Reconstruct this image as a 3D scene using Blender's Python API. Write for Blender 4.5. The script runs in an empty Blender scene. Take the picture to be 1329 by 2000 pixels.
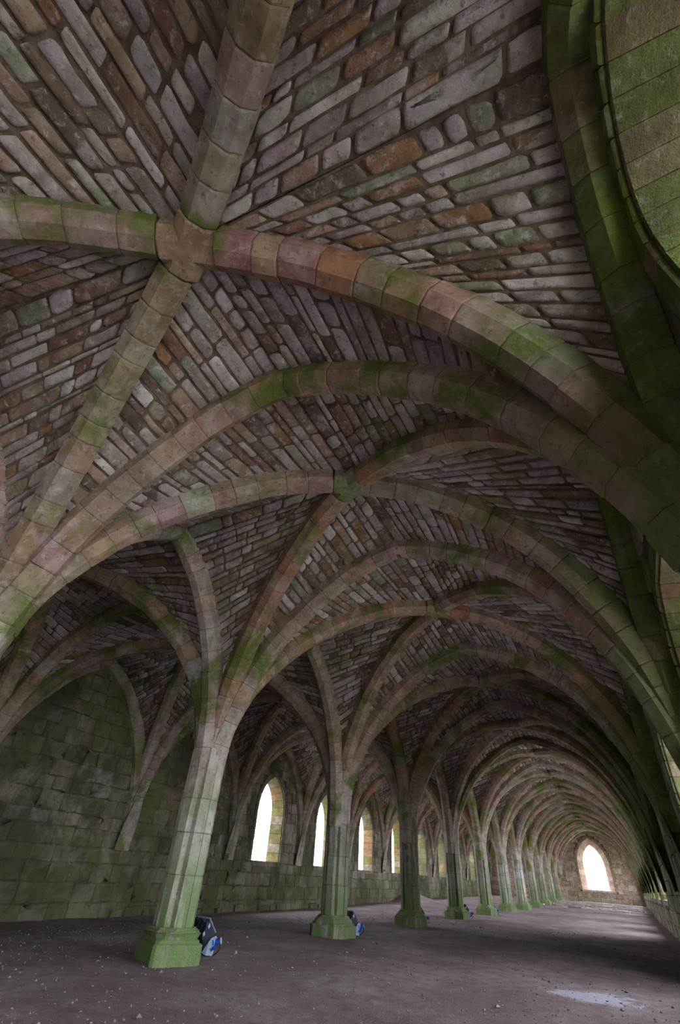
import bpy, math, random
import numpy as np
from mathutils import Matrix, Vector, noise as mnoise

random.seed(7)
rng = np.random.default_rng(7)
SC = bpy.context.scene
COL = SC.collection

# ------------------------------------------------------------------ camera
CAM = np.array([4.9058, -1.4374, 0.8563])
CD = np.array([-0.3775247, 0.6883730, 0.6193688])
CR = np.array([0.8965618, 0.4390336, 0.0585360])
CU = np.array([0.2316291, -0.5774012, 0.7829150])
FPX = 890.1
cam_data = bpy.data.cameras.new('camera')
cam = bpy.data.objects.new('camera', cam_data)
COL.objects.link(cam)
m = Matrix.Identity(4)
for k in range(3):
    m[k][0], m[k][1], m[k][2], m[k][3] = CR[k], CU[k], -CD[k], CAM[k]
cam.matrix_world = m
cam_data.sensor_fit = 'VERTICAL'
cam_data.sensor_height = 36.0
cam_data.sensor_width = 24.0
cam_data.lens = FPX * 36.0 / 2000.0
cam_data.clip_start = 0.05
cam_data.clip_end = 400
SC.camera = cam

# ------------------------------------------------------------------ sky, exposure
world = bpy.data.worlds.new('overcast_sky')
SC.world = world
world.use_nodes = True
bg = world.node_tree.nodes['Background']
bg.inputs['Color'].default_value = (0.89, 0.89, 1.0, 1)
bg.inputs['Strength'].default_value = 1.0
SC.view_settings.view_transform = 'Standard'
SC.view_settings.look = 'None'
SC.view_settings.gamma = 1.0
SC.view_settings.use_curve_mapping = False
SC.view_settings.exposure = 4.05
SC.cycles.max_bounces = 10
SC.cycles.diffuse_bounces = 6
SC.cycles.glossy_bounces = 2
SC.cycles.caustics_reflective = False
SC.cycles.caustics_refractive = False
SC.cycles.sample_clamp_indirect = 6.0


# ------------------------------------------------------------------ node helpers
class NT:
    def __init__(self, name, rough=0.9):
        self.m = bpy.data.materials.new(name)
        self.m.use_nodes = True
        self.t = self.m.node_tree
        self.b = self.t.nodes['Principled BSDF']
        self.b.inputs['Roughness'].default_value = rough
        self.b.inputs['Specular IOR Level'].default_value = 0.25
        self.pos = self.t.nodes.new('ShaderNodeNewGeometry').outputs['Position']

    def put(self, sock, v):
        if isinstance(v, bpy.types.NodeSocket):
            self.t.links.new(v, sock)
        elif isinstance(v, (tuple, list)) and len(v) == 3 and sock.type == 'RGBA':
            sock.default_value = (*v, 1)
        else:
            sock.default_value = v

    def noise(self, scale, detail=4, rough=0.55, dist=0.0, vec=None):
        n = self.t.nodes.new('ShaderNodeTexNoise')
        self.t.links.new(vec or self.pos, n.inputs['Vector'])
        n.inputs['Scale'].default_value = scale
        n.inputs['Detail'].default_value = detail
        n.inputs['Roughness'].default_value = rough
        n.inputs['Distortion'].default_value = dist
        return n.outputs['Fac']

    def ramp(self, v, a, b, lo=0.0, hi=1.0):
        n = self.t.nodes.new('ShaderNodeMapRange')
        n.clamp = True
        n.interpolation_type = 'SMOOTHSTEP'
        self.put(n.inputs['Value'], v)
        for k, x in zip(('From Min', 'From Max', 'To Min', 'To Max'), (a, b, lo, hi)):
            n.inputs[k].default_value = x
        return n.outputs['Result']

    def mix(self, f, a, b, mode='MIX'):
        n = self.t.nodes.new('ShaderNodeMix')
        n.data_type = 'RGBA'
        n.blend_type = mode
        self.put(n.inputs[0], f)
        self.put(n.inputs[6], a)
        self.put(n.inputs[7], b)
        return n.outputs[2]

    def math(self, op, a, b=0.0):
        n = self.t.nodes.new('ShaderNodeMath')
        n.operation = op
        self.put(n.inputs[0], a)
        self.put(n.inputs[1], b)
        return n.outputs[0]

    def sep(self, vec=None):
        n = self.t.nodes.new('ShaderNodeSeparateXYZ')
        self.t.links.new(vec or self.pos, n.inputs[0])
        return n.outputs

    def scaled(self, s):
        n = self.t.nodes.new('ShaderNodeVectorMath')
        n.operation = 'MULTIPLY'
        self.t.links.new(self.pos, n.inputs[0])
        n.inputs[1].default_value = s
        return n.outputs[0]

    def bump(self, h, strength=0.5, dist=0.01):
        n = self.t.nodes.new('ShaderNodeBump')
        n.inputs['Strength'].default_value = strength
        n.inputs['Distance'].default_value = dist
        self.put(n.inputs['Height'], h)
        self.t.links.new(n.outputs[0], self.b.inputs['Normal'])

    def done(self, col):
        self.put(self.b.inputs['Base Color'], col)
        return self.m


def stone_mat(name, src, green=0.3, gscale=0.8, gpos=None, glow=0.0, pale=0.5, bump=0.6, streaks=0.0, side=0.0, stain=0.0, glim=0.51, goff=(0, 0, 0), gcol=(0.085, 0.125, 0.022)):
    """weathered sandstone: own colour of each block, grain, pale lichen bloom, green algae"""
    n = NT(name)
    if src == 'obj':
        base = n.t.nodes.new('ShaderNodeObjectInfo').outputs['Color']
    else:
        a = n.t.nodes.new('ShaderNodeVertexColor')
        a.layer_name = 'Col'
        base = a.outputs['Color']
    big = n.noise(5.0, 6, 0.6, 0.3)
    mid = n.noise(22.0, 5, 0.65)
    fine = n.noise(110.0, 3, 0.6)
    c = n.mix(n.ramp(big, 0.32, 0.7), n.mix(1.0, base, (0.62, 0.57, 0.54), 'MULTIPLY'), base)
    pl = n.noise(3.1, 7, 0.68, 0.6)
    c = n.mix(n.ramp(pl, 0.52, 0.66, 0, pale), c, (0.50, 0.45, 0.47))
    c = n.mix(n.ramp(mid, 0.54, 0.70, 0, 0.7), c, (0.10, 0.075, 0.06))
    c = n.mix(n.ramp(n.noise(13.0, 6, 0.7, 0.5), 0.54, 0.66, 0, pale * 0.9), c, (0.60, 0.56, 0.58))
    c = n.mix(n.ramp(fine, 0.60, 0.75, 0, 0.5), c, (0.08, 0.06, 0.05))
    if stain:
        c = n.mix(n.ramp(n.noise(0.7, 6, 0.65, 0.3), 0.43, 0.58, 0, stain), c, (0.05, 0.05, 0.03))
    ov = n.t.nodes.new('ShaderNodeVectorMath')
    n.t.links.new(n.pos, ov.inputs[0])
    ov.inputs[1].default_value = goff
    g = n.noise(gscale, 6, 0.62, 0.4, ov.outputs[0])
    gm = n.ramp(g, glim, glim + 0.14, 0, green)
    gm = n.math('MULTIPLY', gm, n.ramp(mid, 0.25, 0.5, 0.55, 1.0))
    if glow:
        z = n.sep()[2]
        streak = n.noise(1.0, 5, 0.65, 0.2, n.scaled((9.0, 9.0, 1.1)))
        low = n.ramp(n.math('ADD', z, n.math('MULTIPLY', g, 1.4)), 0.7, 2.2, glow, glow * 0.25)
        low = n.math('MULTIPLY', low, n.ramp(streak if streaks else big, 0.28, 0.52))
        gm = n.math('MAXIMUM', gm, low)
        if streaks:
            c = n.mix(n.ramp(streak, 0.47, 0.60, 0.0, streaks), c, (0.60, 0.59, 0.60))
    if side:
        x = n.sep()[0]
        sm = n.ramp(n.math('ADD', x, n.math('MULTIPLY', g, 2.2)), 5.6, 6.9, 0.0, side)
        gm = n.math('MAXIMUM', gm, sm)
    gv = n.mix(n.ramp(fine, 0.3, 0.7), gcol, tuple(min(1, v * 1.9) for v in gcol))
    c = n.mix(gm, c, gv)
    h = n.math('ADD', n.math('MULTIPLY', mid, 1.0), n.math('MULTIPLY', fine, 0.35))
    n.bump(h, bump, 0.014)
    return n.done(c)


def mortar_mat(name, c1, c2, green=0.0):
    n = NT(name, 0.95)
    a = n.noise(9, 6, 0.6)
    c = n.mix(n.ramp(a, 0.35, 0.65), c1, c2)
    if green:
        c = n.mix(n.ramp(n.noise(0.9, 6, 0.62, 0.4), 0.48, 0.66, 0, green), c, (0.06, 0.085, 0.02))
    n.bump(n.noise(45, 5, 0.65), 0.7, 0.02)
    return n.done(c)


M = {}
M['web_o'] = stone_mat('vault_stone', 'obj', green=0.30, gscale=0.9, pale=0.6, bump=1.3)
M['web_a'] = stone_mat('vault_stone_small', 'attr', green=0.25, gscale=0.9, pale=0.6, bump=1.3)
M['rib_o'] = stone_mat('rib_stone', 'obj', green=0.9, gscale=1.15, glim=0.49, goff=(17.3, 2.9, 8.8), pale=0.35, bump=0.5, side=0.8, gcol=(0.062, 0.098, 0.013))
M['rib_a'] = stone_mat('rib_stone_small', 'attr', green=0.85, gscale=0.95, glim=0.485, pale=0.35, bump=0.5, side=0.5, gcol=(0.085, 0.125, 0.022))
M['pil_o'] = stone_mat('pillar_stone', 'obj', green=0.6, gscale=0.9, glow=0.95, pale=0.5, bump=0.9, streaks=0.5,
                       gcol=(0.10, 0.16, 0.05))
M['wall_o'] = stone_mat('wall_stone', 'obj', green=0.8, gscale=0.5, pale=0.25, glow=0.5, gcol=(0.085, 0.11, 0.033), bump=1.0, stain=0.75)
M['wall_a'] = stone_mat('wall_stone_small', 'attr', green=0.8, gscale=0.5, pale=0.25, glow=0.5, gcol=(0.085, 0.11, 0.033), bump=1.0, stain=0.75)
M['mossy_o'] = stone_mat('mossy_stone', 'obj', green=0.96, gscale=0.7, pale=0.2, gcol=(0.07, 0.115, 0.012))
M['mossy_a'] = stone_mat('mossy_stone_small', 'attr', green=0.96, gscale=0.7, pale=0.2, gcol=(0.07, 0.115, 0.012))
M['jamb_o'] = stone_mat('window_jamb_stone', 'obj', green=0.6, gscale=1.1, pale=0.12, bump=1.0, gcol=(0.055, 0.085, 0.008))
M['mortar'] = mortar_mat('lime_mortar', (0.10, 0.072, 0.058), (0.19, 0.145, 0.115), 0.25)
M['joint'] = mortar_mat('rib_joint', (0.09, 0.07, 0.055), (0.20, 0.16, 0.13), 0.3)
M['rubble'] = mortar_mat('wall_core', (0.08, 0.07, 0.05), (0.14, 0.12, 0.09), 0.6)


# ------------------------------------------------------------------ mesh helpers
def mesh_obj(name, verts, faces, mat, parent=None, smooth=False, cols=None, color=None, keep_origin=False):
    v = np.asarray(verts, float).reshape(-1, 3)
    if keep_origin:
        c = np.zeros(3)
    else:
        c = (v.min(0) + v.max(0)) / 2
    me = bpy.data.meshes.new(name)
    me.from_pydata((v - c).tolist(), [], faces)
    if smooth:
        me.polygons.foreach_set('use_smooth', [True] * len(me.polygons))
    if cols is not None:
        at = me.color_attributes.new('Col', 'FLOAT_COLOR', 'POINT')
        at.data.foreach_set('color', np.c_[np.asarray(cols, float), np.ones(len(v))].ravel())
    me.materials.append(mat)
    o = bpy.data.objects.new(name, me)
    COL.objects.link(o)
    if parent is not None:
        o.parent = parent
        c = c - np.array(wloc(parent))
    o.location = c
    if color is not None:
        o.color = (*color, 1)
    return o


def wloc(o):
    p = Vector((0, 0, 0))
    while o is not None:
        p += o.location
        o = o.parent
    return p


def empty(name, loc, **tags):
    o = bpy.data.objects.new(name, None)
    o.empty_display_size = 0.2
    COL.objects.link(o)
    o.location = loc
    for k, v in tags.items():
        o[k] = v
    return o


class MB:
    """collects geometry for ONE joined mesh"""
    def __init__(self):
        self.v, self.f, self.c, self.n = [], [], [], 0

    def add(self, v, f, col=(1, 1, 1)):
        v = np.asarray(v, float).reshape(-1, 3)
        self.v.append(v)
        k = self.n
        self.f.extend([tuple(i + k for i in q) for q in f])
        self.c.append(np.tile(col, (len(v), 1)))
        self.n += len(v)

    def build(self, name, mat, parent=None, smooth=False):
        if not self.n:
            return None
        return mesh_obj(name, np.concatenate(self.v), self.f, mat, parent, smooth, cols=np.concatenate(self.c))


def pick(pal):
    r = random.random() * sum(w for w, _ in pal)
    for w, c in pal:
        r -= w
        if r <= 0:
            break
    k = random.uniform(0.82, 1.18)
    return tuple(min(0.8, max(0.01, x * k * random.uniform(0.95, 1.05))) for x in c)


PAL_WEB = [(5, (.41, .36, .36)), (4, (.53, .485, .485)), (1.6, (.66, .63, .64)), (3, (.37, .28, .22)), (0.7, (.34, .205, .115)), (1.2, (.28, .175, .135)),
           (1.2, (.31, .33, .25)), (1.6, (.20, .155, .13))]
PAL_MOSS = [(3, (.16, .19, .06)), (2, (.12, .15, .04)), (1, (.26, .22, .13))]  # moss greens, darkened further to stand for shade on the backlit wall
PAL_RIB = [(4, (.42, .335, .30)), (3, (.41, .305, .21)), (1.3, (.40, .22, .12)), (1.7, (.40, .26, .245)), (2, (.48, .43, .41)), (1, (.30, .28, .17))]
PAL_WALL = [(4, (.34, .31, .24)), (2.5, (.28, .28, .18)), (1.5, (.42, .39, .35)), (0.5, (.34, .25, .21)), (1, (.22, .21, .15))]
PAL_PIL = [(4, (.50, .46, .42)), (2, (.42, .40, .32)), (1, (.36, .34, .26))]
ORD = ['zeroth', 'first', 'second', 'third', 'fourth', 'fifth', 'sixth', 'seventh', 'eighth', 'ninth', 'tenth', 'eleventh', 'twelfth', 'thirteenth']


def project(X):
    q = np.asarray(X, float) - CAM
    z = q @ CD
    zz = np.where(z > 0.05, z, 0.05)
    return 664.5 + FPX * (q @ CR) / zz, 1000 - FPX * (q @ CU) / zz, z


def seen_size(X):
    """rough size in photo pixels of a metre at X, 0 when out of the frame"""
    u, v, z = project(X)
    ok = (z > 0.1) & (u > -40) & (u < 1369) & (v > -40) & (v < 2040)
    return np.where(ok, FPX / np.maximum(z, 0.1), 0.0)


# ------------------------------------------------------------------ plan of the undercroft
YP = [-6.6, -2.85, 0.65] + [4.2 * i for i in range(1, 12)] + [50.4]      # rows of pillars; index 3 is the first pillar in view
NB = len(YP) - 1
YW = {1: list(YP), -1: list(YP)}                                        # where the ribs meet the side walls
YW[1][2] = 1.0
YW[1][1] = -2.5


def wall_ends(b, sx):
    """feet of the wall rib of a bay"""
    return (-2.1 if b == 1 and sx > 0 else YW[sx][b]), YW[sx][b + 1]

XW, XM = 5.75, 2.88
XFACE = 5.82


def floor_z(x, y):
    def ss(a, b, t):
        t = min(1, max(0, (t - a) / (b - a)))
        return t * t * (3 - 2 * t)
    z = -0.045
    if x < -0.6:
        z -= 0.20 * min(1, (-x - 0.6) / 4.8) * (1 - ss(15, 34, y))
    z += 0.10 * ss(30, 40, y) + 0.05 * ss(40, 48, y)
    z += 0.34 * math.exp(-((x + 5.5) / 0.8) ** 2 - ((y - 28.5) / 1.6) ** 2)
    return z


def spline(pts, n):
    """Catmull-Rom through 2-D points, resampled to n points evenly by length"""
    P = np.array(pts, float)
    P = np.vstack([2 * P[0] - P[1], P, 2 * P[-1] - P[-2]])
    out = []
    for i in range(1, len(P) - 2):
        for t in np.linspace(0, 1, 12, endpoint=False):
            a, b, c, d = P[i - 1], P[i], P[i + 1], P[i + 2]
            out.append(0.5 * (2 * b + (c - a) * t + (2 * a - 5 * b + 4 * c - d) * t * t + (3 * b - a - 3 * c + d) * t ** 3))
    out.append(P[-2])
    out = np.array(out)
    return resample(out, n)


def resample(P, n):
    s = np.r_[0, np.cumsum(np.linalg.norm(np.diff(P, axis=0), axis=1))]
    t = np.linspace(0, s[-1], n)
    return np.stack([np.interp(t, s, P[:, k]) for k in range(P.shape[1])], 1)


NS = 64
T_PIL = spline([(.215, 1.55), (.225, 1.9), (.285, 2.25), (.40, 2.58), (.55, 2.9), (.74, 3.23), (1.03, 3.6), (1.39, 3.94), (1.8, 4.26), (2.16, 4.48), (2.5, 4.63), (2.88, 4.735)], NS)
T_WAL = spline([(5.80, .95), (5.70, 1.25), (5.62, 1.6), (5.53, 2.05), (5.43, 2.45), (5.32, 2.77), (5.15, 3.1), (4.95, 3.45), (4.71, 3.76), (4.45, 4.01), (4.16, 4.22), (3.85, 4.40), (3.5, 4.56), (3.2, 4.66), (2.88, 4.735)], NS)
D_PIL = spline([(.155, 1.55), (.165, 1.9), (.20, 2.25), (.285, 2.6), (.45, 3.02), (.78, 3.52), (1.15, 3.92), (1.59, 4.25), (2.2, 4.58), (2.88, 4.73)], NS)
D_WAL = spline([(5.79, .95), (5.74, 1.25), (5.70, 1.6), (5.63, 2.1), (5.55, 2.5), (5.42, 2.93), (5.2, 3.38), (4.87, 3.86), (4.42, 4.28), (3.85, 4.58), (3.4, 4.69), (2.88, 4.73)], NS)
L_PIL = spline([(.125, 1.55), (.132, 1.95), (.165, 2.4), (.235, 2.92), (.42, 3.62), (.70, 4.25), (1.0, 4.62)], NS)
L_WAL = spline([(.03, .95), (.045, 1.5), (.085, 2.0), (.15, 2.5), (.25, 3.02), (.44, 3.62), (.70, 4.22), (1.0, 4.60)], NS)


def sag(P, i, sx, end):
    """the arches on the second wall respond have settled a little"""
    if i == 2 and sx > 0 and end == 'wal':
        P = P.copy()
        P[:, 1] -= 0.15 * np.sin(np.linspace(0, math.pi * 0.92, len(P)))
    return P


def half_T(i, sx, end):
    P = sag(T_PIL if end == 'pil' else T_WAL, i, sx, end)
    return np.c_[sx * P[:, 0], YP[i] + (YW[sx][i] - YP[i]) * P[:, 0] / 5.76, P[:, 1]]


def boss_y(b, sx):
    if b == 1 and sx > 0:
        return -0.66          # the nearest bay crosses a little off its middle
    return (YP[b] + YP[b + 1] + YW[sx][b] + YW[sx][b + 1]) / 4


def half_D(b, i, sx, end):
    """half diagonal of bay b standing on the pillar (or on the wall respond) of row i"""
    P = sag(D_PIL if end == 'pil' else D_WAL, i, sx, end)
    ym = boss_y(b, sx)
    if end == 'pil':
        y = YP[i] + (ym - YP[i]) * P[:, 0] / XM
    else:
        yw = YW[sx][i]
        y = yw + (ym - yw) * (5.79 - P[:, 0]) / (5.79 - XM)
    return np.c_[sx * P[:, 0], y, P[:, 1]]


def full_D(b, i, sx):
    j = b + 1 if i == b else b
    return np.vstack([half_D(b, i, sx, 'pil'), half_D(b, j, sx, 'wal')[::-1][1:]])


def half_L(ya, yb, x, end):
    P = L_PIL if end == 'pil' else L_WAL
    return np.c_[np.full(NS, x), ya + (yb - ya) / 2 * P[:, 0], P[:, 1]]


def frame(P):
    T = np.gradient(P, axis=0)
    T /= np.linalg.norm(T, axis=1)[:, None]
    k = int(np.argmax(P[:, 2]))
    B = np.zeros_like(P)
    for sl, a, b in ((slice(0, k + 1), 0, k), (slice(k + 1, None), k, len(P) - 1)):
        if b > a:
            h = P[b] - P[a]
            h /= np.linalg.norm(h[:2])
            B[sl] = (-h[1], h[0], 0.0)
    N = np.cross(T, B)
    N /= np.linalg.norm(N, axis=1)[:, None]
    return T, B, N


def extrados(P, off):
    """curve on the back of a half rib (springing to apex), where the web sits"""
    T, B, N = frame(P)
    if N[-1][2] < 0:
        N = -N
    E = P + N * off
    E[-1] = P[-1] + (0, 0, off)
    return E


RIBW, RIBD, RIBC = 0.30, 0.29, 0.088


def rib_profile(w=RIBW, d=RIBD, c=RIBC, inset=0.0):
    a = w / 2 - inset
    return np.array([(-a, d), (-a, c), (-a + c, inset), (a - c, inset), (a, c), (a, d)])


def sweep(P, prof, N, B):
    return P[:, None, :] + prof[None, :, 0, None] * B[:, None, :] + prof[None, :, 1, None] * N[:, None, :]


def grid_faces(n, k):
    f = []
    for i in range(n - 1):
        for j in range(k - 1):
            a = i * k + j
            f.append((a, a + 1, a + k + 1, a + k))
    return f


def taper(p):
    """ribs shrink to a point at the foot of a wall respond"""
    return float(np.clip((p[2] - 0.93) / 0.95, 0.12, 1)) if abs(p[0]) > 5.3 else 1.0


def build_rib(name, P, detail, label, cat='rib', group=None, cut=None, seg=0.29, pal=PAL_RIB, mats=('rib_o', 'rib_a'), w=RIBW, d=RIBD):
    """P: whole soffit path. detail True: every voussoir its own object; else one joined run of voussoirs."""
    s = np.r_[0, np.cumsum(np.linalg.norm(np.diff(P, axis=0), axis=1))]
    Tn = s[-1]
    T, B, N = frame(P)
    mid = len(P) // 2
    if N[mid][2] < 0:
        N = -N
    root = empty(name, tuple(P[0]), label=label, category=cat)
    if group:
        root['group'] = group

    def at(t):
        p = np.stack([np.interp(t, s, P[:, k]) for k in range(3)], -1)
        n = np.stack([np.interp(t, s, N[:, k]) for k in range(3)], -1)
        q = np.stack([np.interp(t, s, B[:, k]) for k in range(3)], -1)
        return p, n / np.linalg.norm(n, axis=-1, keepdims=True), q / np.linalg.norm(q, axis=-1, keepdims=True)
    spans = [(0, Tn)] if cut is None else [(0, Tn / 2 - cut), (Tn / 2 + cut, Tn)]
    if cut is not None:      # the boss sits at the highest point of the path
        kb = s[int(np.argmax(P[:, 2]))]
        spans = [(0, kb - cut), (kb + cut, Tn)]
    joined = MB()
    core = MB()
    prof = rib_profile(w, d)
    tone = pick(pal)
    run = tone
    for a, b in spans:
        n = max(4, int((b - a) / 0.16))
        p, nn, bb = at(np.linspace(a, b, n))
        pr = rib_profile(w, d, inset=0.008)
        g = p[:, None, :] + pr[None, :, 0, None] * bb[:, None, :] * np.array([taper(q) for q in p])[:, None, None] + pr[None, :, 1, None] * nn[:, None, :]
        core.add(g.reshape(-1, 3), grid_faces(n, 6))
        k = max(3, int((b - a) / seg))
        cuts = np.linspace(a, b, k + 1)
        cuts[1:-1] += rng.uniform(-0.22, 0.22, k - 1) * (b - a) / k
        for i in range(k):
            c0, c1 = cuts[i] + 0.0025, cuts[i + 1] - 0.0025
            ts = np.array([c0, c0 + 0.014, (c0 + c1) / 2, c1 - 0.014, c1]) if detail else np.array([c0, (c0 + c1) / 2, c1])
            p, nn, bb = at(ts)
            jit = rng.uniform(-0.005, 0.005, 2)
            rings = []
            for q in range(len(ts)):
                pp = prof.copy()
                if detail and q in (0, len(ts) - 1):
                    pp = rib_profile(w, d, inset=0.005)
                pp = pp + np.array([jit[0], jit[1] - 0.002])
                pp[:, 0] *= taper(p[q])
                rings.append(p[q] + pp[:, 0, None] * bb[q] + pp[:, 1, None] * nn[q])
            V = np.concatenate(rings)
            F = grid_faces(len(ts), 6)
            nl = (len(ts) - 1) * 6
            F += [(0, 1, 2, 3, 4, 5)[::-1], tuple(nl + q for q in range(6))]
            if random.random() < 0.22:
                run = tuple(0.6 * x + 0.4 * y for x, y in zip(tone, pick(pal)))
            own = pick(pal)
            wgt = 0.8 if random.random() < 0.16 else 0.25
            c = tuple((x * (1 - wgt) + y * wgt) * random.uniform(0.9, 1.1) for x, y in zip(run, own))
            foot = float(np.clip((2.75 - p[len(ts) // 2][2]) / 0.5, 0, 1)) if mats[0] == 'rib_o' else 0
            c = tuple(x * (1 - foot) + y * foot for x, y in zip(c, (.47, .43, .37)))
            if detail:
                o = mesh_obj('voussoir', V, F, M[mats[0]], root, color=c)
            else:
                joined.add(V, F, c)
    o = core.build('mortar', M['joint'], root, smooth=True)
    if not detail:
        o = joined.build('voussoirs', M[mats[1]], root)
        o['kind'] = 'stuff'
    return root


# ------------------------------------------------------------------ stones of the vault webs
def stone_geo(P00, P10, P11, P01, N, relief, rnd=0.24, hi=True):
    """rounded, slightly irregular stone filling a quad; N points into the room"""
    C = np.array([P00, P10, P11, P01])
    cen = C.mean(0)
    e1 = (P10 - P00 + P11 - P01) / 2
    e2 = (P01 - P00 + P11 - P10) / 2
    l1, l2 = np.linalg.norm(e1), np.linalg.norm(e2)
    r1 = min(rnd * l2, 0.30 * l1) * random.uniform(0.5, 1.6) / max(l1, 1e-6)
    r2 = min(0.36, rnd * random.uniform(0.5, 1.5))
    if hi:
        uv = [(r1, 0), (.5, random.uniform(-.05, .06)), (1 - r1, 0), (1 - .28 * r1, .3 * r2), (1, r2), (1, 1 - r2), (1 - .28 * r1, 1 - .3 * r2), (1 - r1, 1),
              (.5, 1 + random.uniform(-.06, .05)), (r1, 1), (.28 * r1, 1 - .3 * r2), (0, 1 - r2), (0, r2), (.28 * r1, .3 * r2)]
    else:
        uv = [(r1, 0), (1 - r1, 0), (1, r2), (1, 1 - r2), (1 - r1, 1), (r1, 1), (0, 1 - r2), (0, r2)]
    uv = np.array(uv) + rng.uniform(-0.025, 0.025, (len(uv), 2)) * np.array([min(1, l2 / l1), 2.2])

    def mp(q):
        u, v = q[:, :1], q[:, 1:]
        return P00 * (1 - u) * (1 - v) + P10 * u * (1 - v) + P11 * u * v + P01 * (1 - u) * v
    n = len(uv)
    tilt = rng.uniform(-0.35, 0.35, 2)

    def lift(q, h):
        return h * relief * (1 + tilt[0] * (q[:, :1] - .5) + tilt[1] * (q[:, 1:] - .5))
    ctr = np.array([[.5, .5]])

    def ins(d):        # inset by a real distance on both axes
        k = np.array([max(0.2, 1 - 2 * d / l1), max(0.2, 1 - 2 * d / l2)])
        return ctr + (uv - ctr) * k
    q0, q1 = uv, ins(min(0.012, l2 * 0.12))
    rings = [mp(q0) - N * 0.015, mp(q1) + N * lift(q1, 0.8)]
    if hi:
        q2 = ins(min(0.035, l2 * 0.27))
        rings.append(mp(q2) + N * (lift(q2, 1.0) + rng.uniform(-.004, .004, (n, 1))))
    rings.append(mp(ctr) + N * lift(ctr, 1.05))
    V = np.concatenate(rings)
    F = []
    nr = len(rings) - 1
    for r in range(nr - 1):
        for k in range(n):
            F.append((r * n + k, r * n + (k + 1) % n, (r + 1) * n + (k + 1) % n, (r + 1) * n + k))
    last = (nr - 1) * n
    for k in range(n):
        F.append((last + k, last + (k + 1) % n, nr * n))
    return V, F


def half_web(D, E, inside, course, length, tmargin=0.10):
    """D, E: back curves (springing to apex) of the diagonal and of the edge rib. Returns grid and stone quads."""
    lenS = (np.linalg.norm(np.diff(D, axis=0), axis=1).sum() + np.linalg.norm(np.diff(E, axis=0), axis=1).sum()) / 2
    n = max(3, int(lenS / course))
    cuts = np.linspace(0, 1, n + 1)
    cuts[1:-1] += rng.uniform(-0.28, 0.28, n - 1) / n
    tt = np.linspace(0, 1, NS)

    def at(s, t):
        d = np.array([np.interp(s, tt, D[:, k]) for k in range(3)])
        e = np.array([np.interp(s, tt, E[:, k]) for k in range(3)])
        return d + (e - d) * t
    stones = []
    for i in range(n):
        s0, s1 = cuts[i], cuts[i + 1]
        sm = (s0 + s1) / 2
        w = np.linalg.norm(at(sm, 1) - at(sm, 0))
        if w < 2 * tmargin + 0.12:
            continue
        tm = tmargin / w
        t = tm
        slant = random.uniform(-0.01, 0.01)
        while t < 1 - tm - 0.02:
            l = length * random.choice([0.5, 0.7, 0.9, 1.05, 1.25, 1.6]) * random.uniform(0.85, 1.15) / w
            t1 = t + l
            if 1 - tm - t1 < 0.5 * length / w:
                t1 = 1 - tm
            g = random.uniform(0.004, 0.012)
            ds = g / lenS
            dt = g / w
            a, b, c, d = at(s0 + ds, t + dt), at(s0 + ds, t1 - dt), at(s1 - ds, t1 - dt), at(s1 - ds, t + dt)
            nn = np.cross(b - a, d - a)
            nn /= max(1e-9, np.linalg.norm(nn))
            if nn @ (inside - a) < 0:
                nn = -nn
                quad = (a, d, c, b)
                quad = (b, a, d, c)
            else:
                quad = (a, b, c, d)
            if quad[0] is b:
                stones.append((b, a, d, c, nn))
            else:
                stones.append((a, b, c, d, nn))
            t = t1
    K = 9
    G = np.stack([D + (E - D) * t for t in np.linspace(0, 1, K)], 1)
    return G, stones


def from_z(P, z0):
    """part of a half path above z0, resampled"""
    k = int(np.argmax(P[:, 2] >= z0))
    return resample(P[max(0, k - 1):], NS)


OFF = 0.215


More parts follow.
